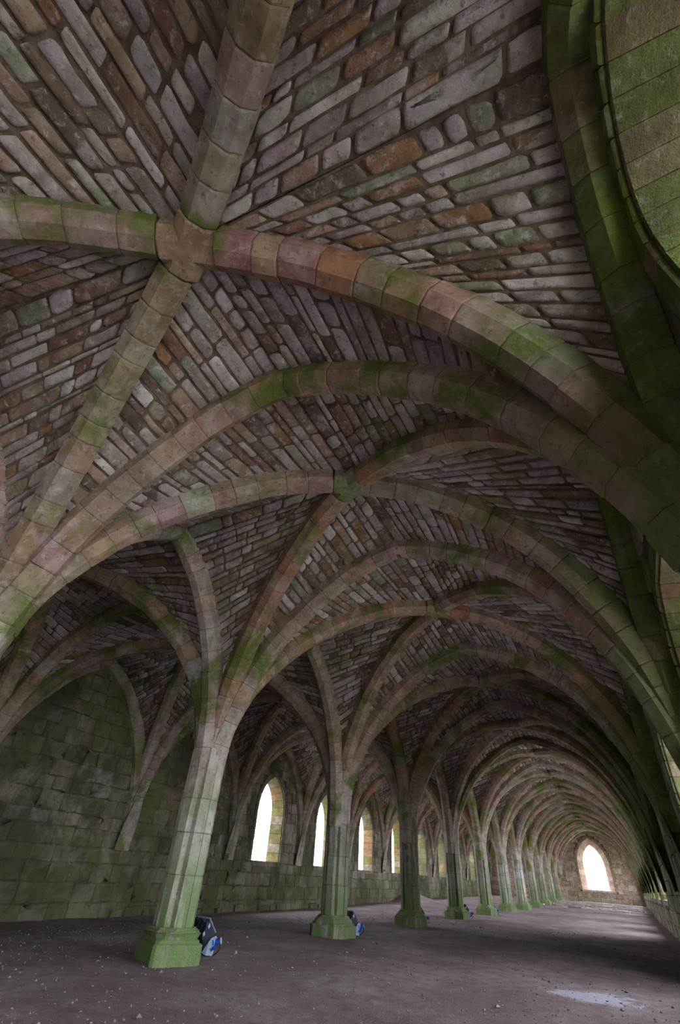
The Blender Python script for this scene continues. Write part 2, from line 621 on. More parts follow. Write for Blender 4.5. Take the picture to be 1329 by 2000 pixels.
def build_bay_vault(b, sx):
    ya, yb = YP[b], YP[b + 1]
    ym = (ya + yb) / 2
    inside = np.array([sx * XM, ym, 1.6])
    zp, zw = 2.05, 1.75

    def ex(P, z):
        return extrados(from_z(P, z), OFF)
    Dpa, Dpb = ex(half_D(b, b, sx, 'pil'), zp), ex(half_D(b, b + 1, sx, 'pil'), zp)
    Dwa, Dwb = ex(half_D(b, b, sx, 'wal'), zw), ex(half_D(b, b + 1, sx, 'wal'), zw)
    wa, wb = wall_ends(b, sx)
    webs = {
        'front': [(Dpa, ex(half_T(b, sx, 'pil'), zp)), (Dwa, ex(half_T(b, sx, 'wal'), zw))],
        'back': [(Dpb, ex(half_T(b + 1, sx, 'pil'), zp)), (Dwb, ex(half_T(b + 1, sx, 'wal'), zw))],
        'row': [(Dpa, ex(half_L(ya, yb, 0, 'pil'), zp)), (Dpb, ex(half_L(yb, ya, 0, 'pil'), zp))],
        'wall': [(Dwa, ex(half_L(wa, wb, sx * XW, 'wal'), zw)), (Dwb, ex(half_L(wb, wa, sx * XW, 'wal'), zw))]}
    side = 'right' if sx > 0 else 'left'
    k = b - 1
    where = {0: 'over the camera end before the first pillar', 1: 'between the nearest rib crossing and the first pillar'}.get(
        k, 'beyond the %s pillar of the row' % ORD[max(0, k - 1)])
    root = empty('ceiling', (sx * XM, ym, 4.9), kind='structure',
                 label='rubble stone vault of the %s aisle %s' % (side, where))
    mt, idx = [], []
    everything = []
    for wn, halves in webs.items():
        mb = MB()
        near = (sx > 0 and 1 <= b <= 4)
        for D, E in halves:
            G, st = half_web(D, E, inside, 0.138 if near else 0.155, 0.36 if near else 0.38)
            mb.add(G.reshape(-1, 3), grid_faces(NS, G.shape[1]))
            everything += [(wn, q) for q in st]
        web = mb.build('vault_web', M['mortar'], root, smooth=True)
        idx.append((wn, web))
    webo = dict(idx)
    cen = np.array([(q[0] + q[2]) / 2 for _, q in everything])
    px = seen_size(cen)
    want = (sx > 0 and b in (1, 2, 3, 4)) or (sx < 0 and b in (2, 3))
    singles = set()
    if want:
        order = np.argsort(-px)
        lim = 300
        singles = set(int(i) for i in order[:lim] if px[i] * 0.15 > 8)
    rest = {wn: MB() for wn in webs}
    for i, (wn, q) in enumerate(everything):
        rel = random.uniform(0.008, 0.036)
        c = pick(PAL_WEB)
        hi = i in singles or px[i] > 90
        V, F = stone_geo(*q, rel, hi=hi)
        if i in singles:
            mesh_obj('stone', V, F, M['web_o'], webo[wn], smooth=True, color=c)
        else:
            rest[wn].add(V, F, c)
    for wn, mb in rest.items():
        o = mb.build('stones', M['web_a'], webo[wn], smooth=True)
        if o:
            o['kind'] = 'stuff'
    return root


# ------------------------------------------------------------------ floor
def build_floor():
    ys = np.r_[np.arange(-6.4, 9, 0.09), np.arange(9, 20, 0.16), np.arange(20, 50.8, 0.4)]
    xs = np.arange(-6.0, 6.01, 0.12)
    V = []
    for y in ys:
        for x in xs:
            z = floor_z(x, y)
            z += 0.030 * mnoise.noise((x * 0.8, y * 0.8, 1.3)) + 0.013 * mnoise.noise((x * 3.1, y * 3.1, 5.1)) + 0.005 * mnoise.noise((x * 9, y * 9, 2.2))
            V.append((x, y, z))
    n = NT('trodden_earth', 0.92)
    big = n.noise(0.7, 6, 0.6)
    mid = n.noise(6, 6, 0.65)
    fine = n.noise(70, 4, 0.7)
    c = n.mix(n.ramp(big, 0.35, 0.68), (0.30, 0.235, 0.235), (0.46, 0.40, 0.415))
    c = n.mix(n.ramp(mid, 0.40, 0.72, 0, 0.6), c, (0.20, 0.14, 0.135))
    c = n.mix(n.ramp(fine, 0.60, 0.78, 0, 0.7), c, (0.62, 0.58, 0.60))
    c = n.mix(n.ramp(n.noise(38, 4, 0.7), 0.58, 0.70, 0, 0.75), c, (0.12, 0.08, 0.075))
    c = n.mix(n.ramp(n.noise(130, 2, 0.5), 0.60, 0.68, 0, 0.7), c, (0.05, 0.035, 0.03))
    # pale spilt patch on the ground
    s = n.sep()
    dx = n.math('MULTIPLY', n.math('SUBTRACT', s[0], 4.30), 1.45)
    dy = n.math('MULTIPLY', n.math('SUBTRACT', s[1], 6.25), 1.5)
    d2 = n.math('ADD', n.math('MULTIPLY', dx, dx), n.math('MULTIPLY', dy, dy))
    pn = n.noise(4.5, 6, 0.7, 1.0)
    pm = n.ramp(n.math('ADD', n.math('SUBTRACT', 0.62, n.math('MULTIPLY', d2, 0.75)), n.math('MULTIPLY', n.math('SUBTRACT', pn, 0.5), 1.6)), 0.30, 0.42, 0, 0.85)
    c = n.mix(pm, c, (0.66, 0.70, 0.80))
    h = n.math('ADD', n.math('MULTIPLY', mid, 0.8), n.math('MULTIPLY', fine, 0.5))
    n.bump(h, 1.0, 0.06)
    mat = n.done(c)
    o = mesh_obj('floor', V, grid_faces(len(ys), len(xs)), mat, smooth=True)
    for p in o.data.polygons[:1]:
        pass
    o['kind'] = 'structure'
    o['label'] = 'bare trodden earth floor with grit and a pale patch'
    # loose grit
    gm = stone_mat('grit_stone', 'attr', green=0.0, pale=0.3)
    mb = MB()
    oct_f = [(0, 2, 4), (2, 1, 4), (1, 3, 4), (3, 0, 4), (2, 0, 5), (1, 2, 5), (3, 1, 5), (0, 3, 5)]
    for k in range(4200):
        y = 1.0 + 16 * random.random() ** 1.9
        x = random.uniform(-4.5, 5.6)
        r = random.uniform(0.004, 0.015) * (2.0 if random.random() < 0.04 else 1)
        z = floor_z(x, y) + 0.030 * mnoise.noise((x * 0.8, y * 0.8, 1.3)) + 0.013 * mnoise.noise((x * 3.1, y * 3.1, 5.1))
        v = np.array([(1, 0, 0), (-1, 0, 0), (0, 1, 0), (0, -1, 0), (0, 0, .7), (0, 0, -.7)]) * r * rng.uniform(0.6, 1.3, (6, 1)) + (x, y, z + r * 0.4)
        g = random.uniform(0.4, 1.0) * (1.2 if random.random() < 0.12 else 0.85)
        mb.add(v, oct_f, (0.47 * g, 0.42 * g, 0.42 * g))
    g = mb.build('grit', gm, o)
    g['kind'] = 'stuff'
    return o


# ------------------------------------------------------------------ pillars
def poly_ring(c, pts, z):
    return np.c_[c[0] + pts[:, 0], c[1] + pts[:, 1], np.full(len(pts), z)]


def octagon(r, rot, chamfer=0.414):
    out = []
    for k in range(4):
        a = rot + k * math.pi / 2
        ca, sa = math.cos(a), math.sin(a)
        for t in (-chamfer, chamfer):
            out.append((r * (ca - sa * t), r * (sa + ca * t)))
    return np.array(out)


def stack(rings):
    n = len(rings[0])
    V = np.concatenate(rings)
    F = []
    for i in range(len(rings) - 1):
        for k in range(n):
            F.append((i * n + k, i * n + (k + 1) % n, (i + 1) * n + (k + 1) % n, (i + 1) * n + k))
    F.append(tuple(range(n))[::-1])
    F.append(tuple((len(rings) - 1) * n + k for k in range(n)))
    return V, F


def shaft_pts(i, sc=1.0, jit=0.0):
    a1 = math.atan2(YP[i + 1] - YP[i], 5.76)
    a0 = math.atan2(YP[i] - YP[i - 1], 5.76)
    dirs = [0, a1, math.pi / 2, math.pi - a1, math.pi, math.pi + a0, 1.5 * math.pi, 2 * math.pi - a0]
    pts = []
    for k, a in enumerate(dirs):
        b = dirs[(k + 1) % 8] + (2 * math.pi if k == 7 else 0)
        r, h = 0.232 * sc, 0.062 * sc
        for t in (-h, h):
            pts.append((r * math.cos(a) - t * math.sin(a), r * math.sin(a) + t * math.cos(a)))
        v = (a + b) / 2
        rv = 0.200 * sc
        pts.append((rv * math.cos(v), rv * math.sin(v)))
    return np.array(pts)


PLINTH = {3: (0.29, -0.47, 0.9), 4: (0.35, -0.05, 0.62), 5: (0.36, -0.52, 0.5), 6: (0.355, -0.35, 0.5)}
PIL_LOOK = {3: 'pale grey and green stone pillar, nearest the camera, leaning in view',
            4: 'green mossed stone pillar, second from the camera in the row',
            5: 'stone pillar dark and reddish above its green foot, third from the camera',
            6: 'grey stone pillar with pale streaks, fourth from the camera',
            7: 'bright green footed stone pillar, fifth from the camera',
            8: 'pale pillar green only at its foot, sixth from the camera',
            9: 'whitish stone pillar, palest of the row, seventh from the camera',
            10: 'green stone pillar just beyond the whitish one, eighth from the camera'}
PIL_TONE = {3: [(3, (.58, .56, .52)), (1, (.5, .5, .42))], 9: [(1, (.74, .73, .76))], 8: [(1, (.52, .52, .53))], 5: [(1, (.30, .21, .17)), (1, (.25, .2, .15))]}


def build_pillar(i):
    c = (0.0, YP[i])
    z0 = floor_z(0, YP[i])
    lab = PIL_LOOK.get(i, 'stone pillar %s from the camera, small and far down the row' % ORD[i - 2] if i > 3 else
                       'stone pillar of the row %s' % ('just left of the view' if i == 2 else 'behind the view'))
    root = empty('stone_pillar', (c[0], c[1], z0), label=lab, category='pillar')
    pal = PIL_TONE.get(i, PAL_PIL)
    r, rot, ch = PLINTH.get(i, (0.355, random.uniform(-0.6, 0.6), 0.5))
    zt = z0 + 0.17
    V, F = stack([poly_ring(c, octagon(r * 1.01, rot, ch), z0 - 0.12), poly_ring(c, octagon(r, rot, ch), zt - 0.012), poly_ring(c, octagon(r - 0.015, rot, ch), zt)])
    mesh_obj('plinth', V, F, M['pil_o'], root, color=pick(PAL_PIL))
    pr = [(r - 0.03, 0.0), (r - 0.03, 0.022), (r - 0.045, 0.034), (0.275, 0.082), (0.262, 0.088), (0.262, 0.102), (0.255, 0.110), (0.245, 0.125)]
    V, F = stack([poly_ring(c, octagon(q, rot if j < 3 else rot * (1 - (j - 2) * .1), ch + (0.414 - ch) * j / 7), zt + z) for j, (q, z) in enumerate(pr)])
    mesh_obj('base_moulding', V, F, M['pil_o'], root, color=pick(PAL_PIL))
    zz = [zt + 0.12, zt + 0.55 + random.uniform(-.1, .1), zt + 0.98 + random.uniform(-.1, .1), zt + 1.42 + random.uniform(-.08, .08), 2.12]
    for a, b in zip(zz[:-1], zz[1:]):
        s = random.uniform(0.985, 1.015)
        pts = shaft_pts(i)
        js = [(0.975, a + 0.003), (1.0, a + 0.016), (1.0, (a + b) / 2), (1.0, b - 0.016), (0.975, b - 0.003)]
        off = rng.uniform(-0.004, 0.004, 2)
        V, F = stack([poly_ring(c, pts * s * k + off, z) for k, z in js])
        mesh_obj('drum', V, F, M['pil_o'], root, color=pick(pal))
    pts = shaft_pts(i, 0.955)
    V, F = stack([poly_ring(c, pts, zt + 0.1), poly_ring(c, pts, 2.1)])
    mesh_obj('mortar', V, F, M['joint'], root)
    return root


BOX = [(0, 3, 2, 1), (4, 5, 6, 7), (0, 1, 5, 4), (1, 2, 6, 5), (2, 3, 7, 6), (3, 0, 4, 7)]


# ------------------------------------------------------------------ walls with arched openings
class Opening:
    def __init__(self, u, a, sill, spring, apex, a2, sill2, apex2, depth):
        self.u, self.a, self.sill, self.spring, self.apex = u, a, sill, spring, apex
        self.a2, self.sill2, self.apex2, self.depth = a2, sill2, apex2, depth

    def outline(self, a, sill, apex, grow=0.0, nj=5, na=7):
        """points (u,z) from the foot of the low-u jamb over the arch to the other foot"""
        h = apex - self.spring
        R = (h * h + a * a) / (2 * a)
        pts = [(-a, z) for z in np.linspace(sill, self.spring, nj + 1)[:-1]]
        th1 = math.asin(min(1, h / R))
        for t in np.linspace(0, th1, na + 1):
            pts.append((-a + R - R * math.cos(t), self.spring + R * math.sin(t)))
        pts = np.array(pts)
        nrm = np.zeros_like(pts)
        d = np.gradient(pts, axis=0)
        nrm[:, 0], nrm[:, 1] = -d[:, 1], d[:, 0]
        nrm /= np.linalg.norm(nrm, axis=1)[:, None]
        nrm[:nj] = (-1, 0)
        left = pts + nrm * grow
        right = left[::-1].copy()
        right[:, 0] *= -1
        out = np.vstack([left, right[1:]])
        out[:, 0] += self.u
        return out

    def halfwidth(self, z, grow=0.0):
        if z < self.sill - 0.001 or z > self.apex + grow:
            return 0.0
        if z <= self.spring:
            return self.a + grow
        a, h = self.a + grow, self.apex + grow - self.spring
        R = (h * h + a * a) / (2 * a)
        x = R * R - (z - self.spring) ** 2
        return max(0.0, math.sqrt(max(0, x)) - (R - a))


def panel(mb, put, u0, u1, z0, z1, op):
    """wall face between u0,u1 with the opening left out"""
    if op is None:
        mb.add([put(u0, z0), put(u1, z0), put(u1, z1), put(u0, z1)], [(0, 1, 2, 3)])
        return
    o = op.outline(op.a, op.sill, op.apex)
    us = [u0, op.u - op.a, op.u + op.a, u1]
    mb.add([put(us[0], z0), put(us[1], z0), put(us[1], z1), put(us[0], z1)], [(0, 1, 2, 3)])
    mb.add([put(us[2], z0), put(us[3], z0), put(us[3], z1), put(us[2], z1)], [(0, 1, 2, 3)])
    mb.add([put(us[1], z0), put(us[2], z0), put(us[2], op.sill), put(us[1], op.sill)], [(0, 1, 2, 3)])
    for k in range(len(o) - 1):
        if abs(o[k + 1][0] - o[k][0]) > 1e-6:
            mb.add([put(o[k][0], o[k][1]), put(o[k + 1][0], o[k + 1][1]), put(o[k + 1][0], z1), put(o[k][0], z1)], [(0, 1, 2, 3)])


def slab(quad_in, quad_out, lift, gap=0.006):
    """a thin bevelled stone on a quad: quad = 4 corner points; lift = vector towards the room"""
    C = np.array(quad_in, float)
    cen = C.mean(0)
    L = np.linalg.norm(C - cen, axis=1).mean()
    a = cen + (C - cen) * (1 - gap / L)
    b = cen + (C - cen) * (1 - (gap + 0.012) / L)
    V = np.concatenate([a - lift * 0.5, a + lift * 0.55, b + lift + lift * rng.uniform(-.15, .15, (4, 1))])
    F = [(0, 1, 5, 4), (1, 2, 6, 5), (2, 3, 7, 6), (3, 0, 4, 7), (4, 5, 9, 8), (5, 6, 10, 9), (6, 7, 11, 10), (7, 4, 8, 11), (8, 9, 10, 11)]
    return V, F


WIN = [0]


def build_window(op, put, into, mats, label, detail=True, pal=PAL_WALL, nj=5, na=7, ringpal=None):
    """put(u,z,d): point at depth d into the wall; into: unit vector from the wall towards the room"""
    WIN[0] += 1
    inn = op.outline(op.a, op.sill, op.apex, nj=nj, na=na)
    out = op.outline(op.a2, op.sill2, op.apex2, nj=nj, na=na)
    core = MB()
    V = [put(u, z, 0) for u, z in inn] + [put(u, z, op.depth) for u, z in out]
    n = len(inn)
    core.add(V, [(k, k + 1, n + k + 1, n + k) for k in range(n - 1)] + [(0, n, 2 * n - 1, n - 1)])
    root = core.build('window_%d' % WIN[0], M['rubble'])
    root['kind'] = 'structure'
    root['label'] = label
    cen2 = np.array(put(op.u, (op.sill + op.apex) / 2, op.depth / 2))
    joined = MB()
    steps = [0.0, op.depth * 0.5, op.depth] if op.depth > 0.7 else [0.0, op.depth]
    for k in range(n - 1):
        sp = list(steps)
        if len(sp) == 3:
            sp[1] *= random.uniform(0.6, 1.4)
        for d0, d1 in zip(sp[:-1], sp[1:]):
            f0, f1 = d0 / op.depth, d1 / op.depth
            a0 = np.array(put(*(inn[k] * (1 - f0) + out[k] * f0), d0))
            a1 = np.array(put(*(inn[k + 1] * (1 - f0) + out[k + 1] * f0), d0))
            b0 = np.array(put(*(inn[k] * (1 - f1) + out[k] * f1), d1))
            b1 = np.array(put(*(inn[k + 1] * (1 - f1) + out[k + 1] * f1), d1))
            q = [a0, a1, b1, b0]
            nn = np.cross(a1 - a0, b0 - a0)
            nn /= np.linalg.norm(nn)
            if nn @ (cen2 - a0) < 0:
                nn = -nn
            V, F = slab(q, None, nn * 0.022, 0.005)
            c = pick(pal)
            if detail:
                mesh_obj('jamb_stone', V, F, M['jamb_o'], root, color=c)
            else:
                joined.add(V, F, c)
    ring = op.outline(op.a, op.sill, op.apex, grow=0.17, nj=nj, na=na)
    for k in range(n - 1):
        pal = ringpal or pal
        q = [np.array(put(*inn[k], 0)), np.array(put(*inn[k + 1], 0)), np.array(put(*ring[k + 1], 0)), np.array(put(*ring[k], 0))]
        V, F = slab(q, None, np.array(into) * 0.028, 0.005)
        c = pick(pal)
        if detail:
            mesh_obj('arch_stone', V, F, M[mats[0]], root, color=c)
        else:
            joined.add(V, F, c)
    o = joined.build('dressed_stones', M[mats[1]], root)
    if o:
        o['kind'] = 'stuff'
    # sloping sill
    q = [put(op.u - op.a, op.sill, -0.03), put(op.u + op.a, op.sill, -0.03), put(op.u + op.a2, op.sill2, op.depth), put(op.u - op.a2, op.sill2, op.depth)]
    q = np.array(q)
    V = np.concatenate([q + (0, 0, 0.025), q - (0, 0, 0.10)])
    mesh_obj('sill', V, [(0, 1, 2, 3), (7, 6, 5, 4), (0, 4, 5, 1), (1, 5, 6, 2), (2, 6, 7, 3), (3, 7, 4, 0)], M[mats[0]], root, color=(.45, .41, .38))
    # daylight portal (guides sampling of the sky only)
    c = np.array(put(op.u, (op.sill2 + op.apex2) / 2, op.depth + 0.03))
    L = bpy.data.lights.new('daylight_portal', 'AREA')
    L.shape = 'RECTANGLE'
    L.size, L.size_y = 2 * op.a2, op.apex2 - op.sill2
    L.cycles.is_portal = True
    lo = bpy.data.objects.new('daylight_portal', L)
    COL.objects.link(lo)
    lo.matrix_world = Matrix.Translation(c) @ Vector(into).to_track_quat('-Z', 'Y').to_matrix().to_4x4()
    return root


def ashlar(root, put, into, u0, u1, z0, z1, ops, ztop, mats, single, course=0.27, length=0.46, pal=PAL_WALL, maxn=300, floor=None):
    """blocks on a wall face; single(point) says whether a block is an object of its own"""
    blocks = []
    z = z0
    row = 0
    while z < z1:
        h = course * random.uniform(0.82, 1.2)
        zt = min(z + h, z1)
        free = [(u0, u1)]
        for op in ops:
            hw = max(op.halfwidth(z + 0.01, 0.165), op.halfwidth(zt - 0.01, 0.165), op.halfwidth((z + zt) / 2, 0.165)) if zt > op.sill + 0.03 else 0
            if hw > 0:
                nf = []
                for a, b in free:
                    if op.u + hw < a or op.u - hw > b:
                        nf.append((a, b))
                        continue
                    if op.u - hw - a > 0.06:
                        nf.append((a, op.u - hw))
                    if b - op.u - hw > 0.06:
                        nf.append((op.u + hw, b))
                free = nf
        for a, b in free:
            u = a
            while u < b - 0.03:
                l = length * random.uniform(0.62, 1.45)
                e = u + l
                if b - e < 0.2:
                    e = b
                if ztop is None or z < ztop((u + e) / 2):
                    blocks.append((u, e, z, zt))
                u = e
        z = zt
        row += 1
    cen = np.array([put((a + b) / 2, (c + d) / 2, 0) for a, b, c, d in blocks])
    px = seen_size(cen)
    order = [i for i in np.argsort(-px) if px[i] > 0 and single(cen[i])][:maxn]
    singles = set(int(i) for i in order)
    mb = MB()
    for i, (a, b, c, d) in enumerate(blocks):
        j = rng.uniform(-0.012, 0.012, (4, 2))
        q = np.array([put(a + j[0, 0], c + j[0, 1], 0), put(b + j[1, 0], c + j[1, 1], 0), put(b + j[2, 0], d + j[2, 1], 0), put(a + j[3, 0], d + j[3, 1], 0)])
        n = np.array(into, float)
        col = pick(pal)
        if i in singles:
            nn = np.cross(q[1] - q[0], q[3] - q[0])
            if nn @ n < 0:
                q = q[::-1]
            V, F = stone_geo(q[0], q[1], q[2], q[3], n, random.uniform(0.010, 0.030), rnd=0.09, hi=px[i] > 60)
            mesh_obj('ashlar_block', V, F, M[mats[0]], root, smooth=True, color=col)
        else:
            V, F = slab(q, None, n * random.uniform(0.012, 0.03), 0.008)
            mb.add(V, F, col)
    o = mb.build('ashlar_blocks', M[mats[1]], root)
    if o:
        o['kind'] = 'stuff'


ZC = 5.35


def wallrib_z(b, y):
    ya, yb = YP[b], YP[b + 1]
    h = (yb - ya) / 2
    f = min(1, abs(y - (ya if y < ya + h else yb)) / h)
    return float(np.interp(f, L_WAL[:, 0], L_WAL[:, 1])) + 0.35


def build_side_wall(sx):
    left = sx < 0
    T = 0.46 if left else 1.15

    def put(u, z, d=0.0):
        return (sx * (XFACE + d), u, z)
    into = (-sx, 0, 0)
    mb = MB()
    ops = []
    for b in range(NB):
        ya, yb = YP[b], YP[b + 1]
        ym = (ya + yb) / 2
        op = None
        if left:
            if b >= 5:
                op = Opening(ym + 0.02, 0.84, 0.98, 2.35, 3.50, 0.72, 0.98, 3.38, T)
        else:
            if b == 1:
                op = Opening(-0.68, 0.84, 0.6, 3.45, 4.40, 0.66, 0.8, 4.15, T)
            elif b == 2:
                op = Opening(2.62, 1.22, -0.1, 2.25, 3.22, 0.80, -0.1, 2.95, T)
            elif b == 0:
                op = Opening(ym, 1.7, -0.2, 2.2, 3.9, 1.65, -0.2, 3.85, 0.7)  # unseen opening, widened and lowered to bring daylight into the near bays
            elif b == 3:
                op = Opening(ym, 1.0, 0.75, 2.0, 3.05, 0.95, 0.75, 3.0, 0.55)
            elif b >= 6:
                op = Opening(ym, 1.25, 0.75, 2.1, 3.4, 1.2, 0.78, 3.36, 0.42)  # far openings widened and made shallow to let in more daylight
        ops.append(op)
        panel(mb, put, ya, yb, -0.6, ZC, op)
        TT = op.depth if op else T
        panel(mb, lambda u, z: put(u, z, TT), ya, yb, -0.6, ZC,
              None if op is None else Opening(op.u, op.a2, op.sill2, op.spring, op.apex2, op.a2, op.sill2, op.apex2, T))
    nm = 'wall_left' if left else 'wall_right'
    root = mb.build(nm, M['rubble'])
    root['kind'] = 'structure'
    root['label'] = 'long side wall of squared stone blocks on the %s, %s' % (('left', 'mossy with tall arched windows') if left else ('right', 'dark green and deep in its openings'))
    mats = ('wall_o', 'wall_a') if left else ('mossy_o', 'mossy_a')

    def bay_of(u):
        return max(0, min(NB - 1, int(np.searchsorted(YP, u)) - 1))
    ashlar(root, put, into, YP[0], YP[-1], -0.32, 4.6, [o for o in ops if o], lambda u: wallrib_z(bay_of(u), u), mats,
           (lambda p: 2 < p[1] < 16.5) if left else (lambda p: -2 < p[1] < 7.5), course=0.30 if left else 0.3, length=0.46)
    if left:
        y = 8.6
        while y < 19.5:      # rough footing stones along the foot of the wall
            l = random.uniform(0.3, 0.75)
            z = floor_z(-XFACE, y)
            w, h = random.uniform(.05, .13), random.uniform(.10, .2)
            q = np.array([(-XFACE, y, z - .06), (-XFACE + w, y + .02, z - .06), (-XFACE + w, y + l - .03, z - .06), (-XFACE, y + l - .02, z - .06)])
            t = q + np.array([(0, 0, h + .06), (-.03, .03, h + .03), (-.03, -.03, h + .05), (0, 0, h + .06)]) + rng.uniform(-.015, .015, (4, 3))
            mesh_obj('footing_stone', np.concatenate([q, t]), BOX, M['wall_o'], root, color=pick(PAL_WALL))
            y += l
    for b, op in enumerate(ops):
        if op is None:
            continue
        near = (not left and b in (1, 2, 3)) or (left and 5 <= b <= 8)
        if left:
            lab = 'tall arched window in the left wall, %s' % ('seen past the %s pillar of the row' % ORD[b - 3] if b >= 5 else 'behind the view')
        else:
            lab = {1: 'deep sunlit mossy window recess at the upper right corner', 2: 'lower arched opening with lit orange and green stones at the right edge',
                   0: 'unseen wide opening in the right wall behind the view, added for daylight'}.get(b, 'arched opening in the right wall of bay %s' % ORD[min(13, b - 1)])
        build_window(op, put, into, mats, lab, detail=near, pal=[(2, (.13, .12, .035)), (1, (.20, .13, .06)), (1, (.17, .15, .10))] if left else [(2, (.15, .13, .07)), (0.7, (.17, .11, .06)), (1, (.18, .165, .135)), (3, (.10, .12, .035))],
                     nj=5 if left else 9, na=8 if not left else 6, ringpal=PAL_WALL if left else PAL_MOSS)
    return root


def build_end_wall(y, front):
    def put(u, z, d=0.0):
        return (u, y + d * (1 if front else -1), z)
    into = (0, -1, 0) if front else (0, 1, 0)
    mb = MB()
    if front:
        ops = [Opening(2.72, 1.22, 0.92, 2.55, 4.40, 0.80, 0.95, 3.95, 0.7)]
        panel(mb, put, 0, 5.9, -0.6, ZC, ops[0])
        panel(mb, put, -5.9, 0, -0.6, ZC, None)
        panel(mb, lambda u, z: put(u, z, 0.7), 0, 5.9, -0.6, ZC, Opening(2.72, .80, .95, 2.55, 3.95, .80, .95, 3.95, .7))
        panel(mb, lambda u, z: put(u, z, 0.7), -5.9, 0, -0.6, ZC, None)
    else:
        ops = []
        panel(mb, put, -5.9, 5.9, -0.6, ZC, None)
        panel(mb, lambda u, z: put(u, z, 0.5), -5.9, 5.9, -0.6, ZC, None)
    root = mb.build('wall_far' if front else 'wall_near', M['rubble'])
    root['kind'] = 'structure'
    root['label'] = 'far end wall of tan stone blocks with a pointed window' if front else 'end wall behind the view'
    if front:
        mats = ('web_o', 'web_a')
        ashlar(root, put, into, -5.8, 5.8, -0.1, 4.9, ops, None, mats, lambda p: False, course=0.3, length=0.5,
               pal=[(3, (.40, .31, .22)), (2, (.33, .25, .17)), (1, (.45, .38, .3))])
        build_window(ops[0], put, into, mats, 'bright pointed window at the far end of the right aisle', detail=True, pal=[(1, (.36, .27, .19)), (1, (.31, .22, .16))])
    return root


# ------------------------------------------------------------------ build
build_floor()
build_side_wall(-1)
build_side_wall(1)
build_end_wall(YP[-1], True)
build_end_wall(YP[0], False)

# unseen slab added above the vaults to keep sky light out
V = []
x0, x1, y0, y1 = -7.2, 7.2, YP[0] - 0.8, YP[-1] + 0.8
V = [(x0, y0, ZC), (x1, y0, ZC), (x1, y1, ZC), (x0, y1, ZC), (x0, y0, ZC + .3), (x1, y0, ZC + .3), (x1, y1, ZC + .3), (x0, y1, ZC + .3)]
BOX = [(0, 3, 2, 1), (4, 5, 6, 7), (0, 1, 5, 4), (1, 2, 6, 5), (2, 3, 7, 6), (3, 0, 4, 7)]
o = mesh_obj('sky_blocking_slab', V, BOX, M['rubble'])
o['kind'] = 'structure'
o['label'] = 'unseen slab added above the vaults to block the sky'

for b in range(NB):
    for sx in (1, -1):
        if sx < 0 and b < 2:
            pass
        build_bay_vault(b, sx)

SIDE = {1: 'right', -1: 'left'}


def pname(i):
    return {2: 'the unseen near pillar', 1: 'the pillar behind', 0: 'the near end wall'}.get(i, 'the far end wall' if i == NB else 'the %s pillar' % ORD[i - 2])


for i in range(NB + 1):
    for sx in (1, -1):
        P = np.vstack([half_T(i, sx, 'pil'), half_T(i, sx, 'wal')[::-1][1:]])
        near = (sx > 0 and 1 <= i <= 6) or (sx < 0 and i in (2, 3, 4))
        build_rib('transverse_rib', P, near, 'transverse stone rib from %s to the %s wall' % (pname(i), SIDE[sx]))
for b in range(NB):
    ya, yb = YP[b], YP[b + 1]
    for sx in (1, -1):
        near = (sx > 0 and 1 <= b <= 5) or (sx < 0 and b in (2, 3, 4))
        for i in (b, b + 1):
            build_rib('diagonal_rib', full_D(b, i, sx), near, 'diagonal rib from %s %s to the %s wall' % (pname(i), 'away' if i == b else 'back', SIDE[sx]), cut=0.24)
        # boss where the diagonals cross
        c = np.array([sx * XM, boss_y(b, sx), 4.73])
        d1 = np.array([sx * 5.76, yb - ya, 0])
        d2 = np.array([sx * 5.76, ya - yb, 0])
        mb = MB()
        prof = rib_profile(RIBW + 0.02, RIBD + .01, RIBC)
        prof[:, 1] -= 0.012
        bc = pick(PAL_RIB[:2]) if b != 2 else (.28, .31, .2)
        for dv in (d1, d2):
            dv = dv / np.linalg.norm(dv)
            B = np.array([-dv[1], dv[0], 0])
            ts = np.array([-0.236, -0.22, 0, 0.22, 0.236])
            zs = np.array([-.012, -.010, 0, -.010, -.012])
            rings = []
            for t, z in zip(ts, zs):
                k = 0.95 if abs(t) > .23 else 1.0
                rings.append(c + dv * t + np.array([0, 0, z]) + prof[:, 0, None] * k * B + (prof[:, 1, None] + (1 - k) * .2) * np.array([0, 0, 1.0]))
            mb.add(np.concatenate(rings), grid_faces(5, 6) + [(5, 4, 3, 2, 1, 0), tuple(24 + q for q in range(6))], bc)
        o = mb.build('boss_stone', M['rib_a'])
        o['label'] = 'stone boss of the %s aisle, %s' % (SIDE[sx], {0: 'behind the view', 1: 'nearest and largest at upper left', 2: 'greenish, second nearest to the camera'}.get(b, '%s of the row of bosses' % ORD[b]) if sx > 0 else 'between %s and %s' % (pname(b), pname(b + 1)))
        o['category'] = 'boss'
        wa, wb = wall_ends(b, sx)
        P = np.vstack([half_L(wa, wb, sx * XW, 'wal'), half_L(wb, wa, sx * XW, 'wal')[::-1][1:]])
        build_rib('wall_rib', P, near and sx > 0 and b < 5, 'stone rib along the %s wall between %s and %s' % (SIDE[sx], pname(b), pname(b + 1)),
                  mats=('mossy_o', 'mossy_a') if sx > 0 else ('rib_o', 'rib_a'), pal=PAL_MOSS if sx > 0 else PAL_RIB)
    P = np.vstack([half_L(ya, yb, 0, 'pil'), half_L(yb, ya, 0, 'pil')[::-1][1:]])
    build_rib('arcade_rib', P, 1 <= b <= 5, 'pointed stone arch along the row between %s and %s' % (pname(b), pname(b + 1)))
for i in range(1, NB):
    build_pillar(i)


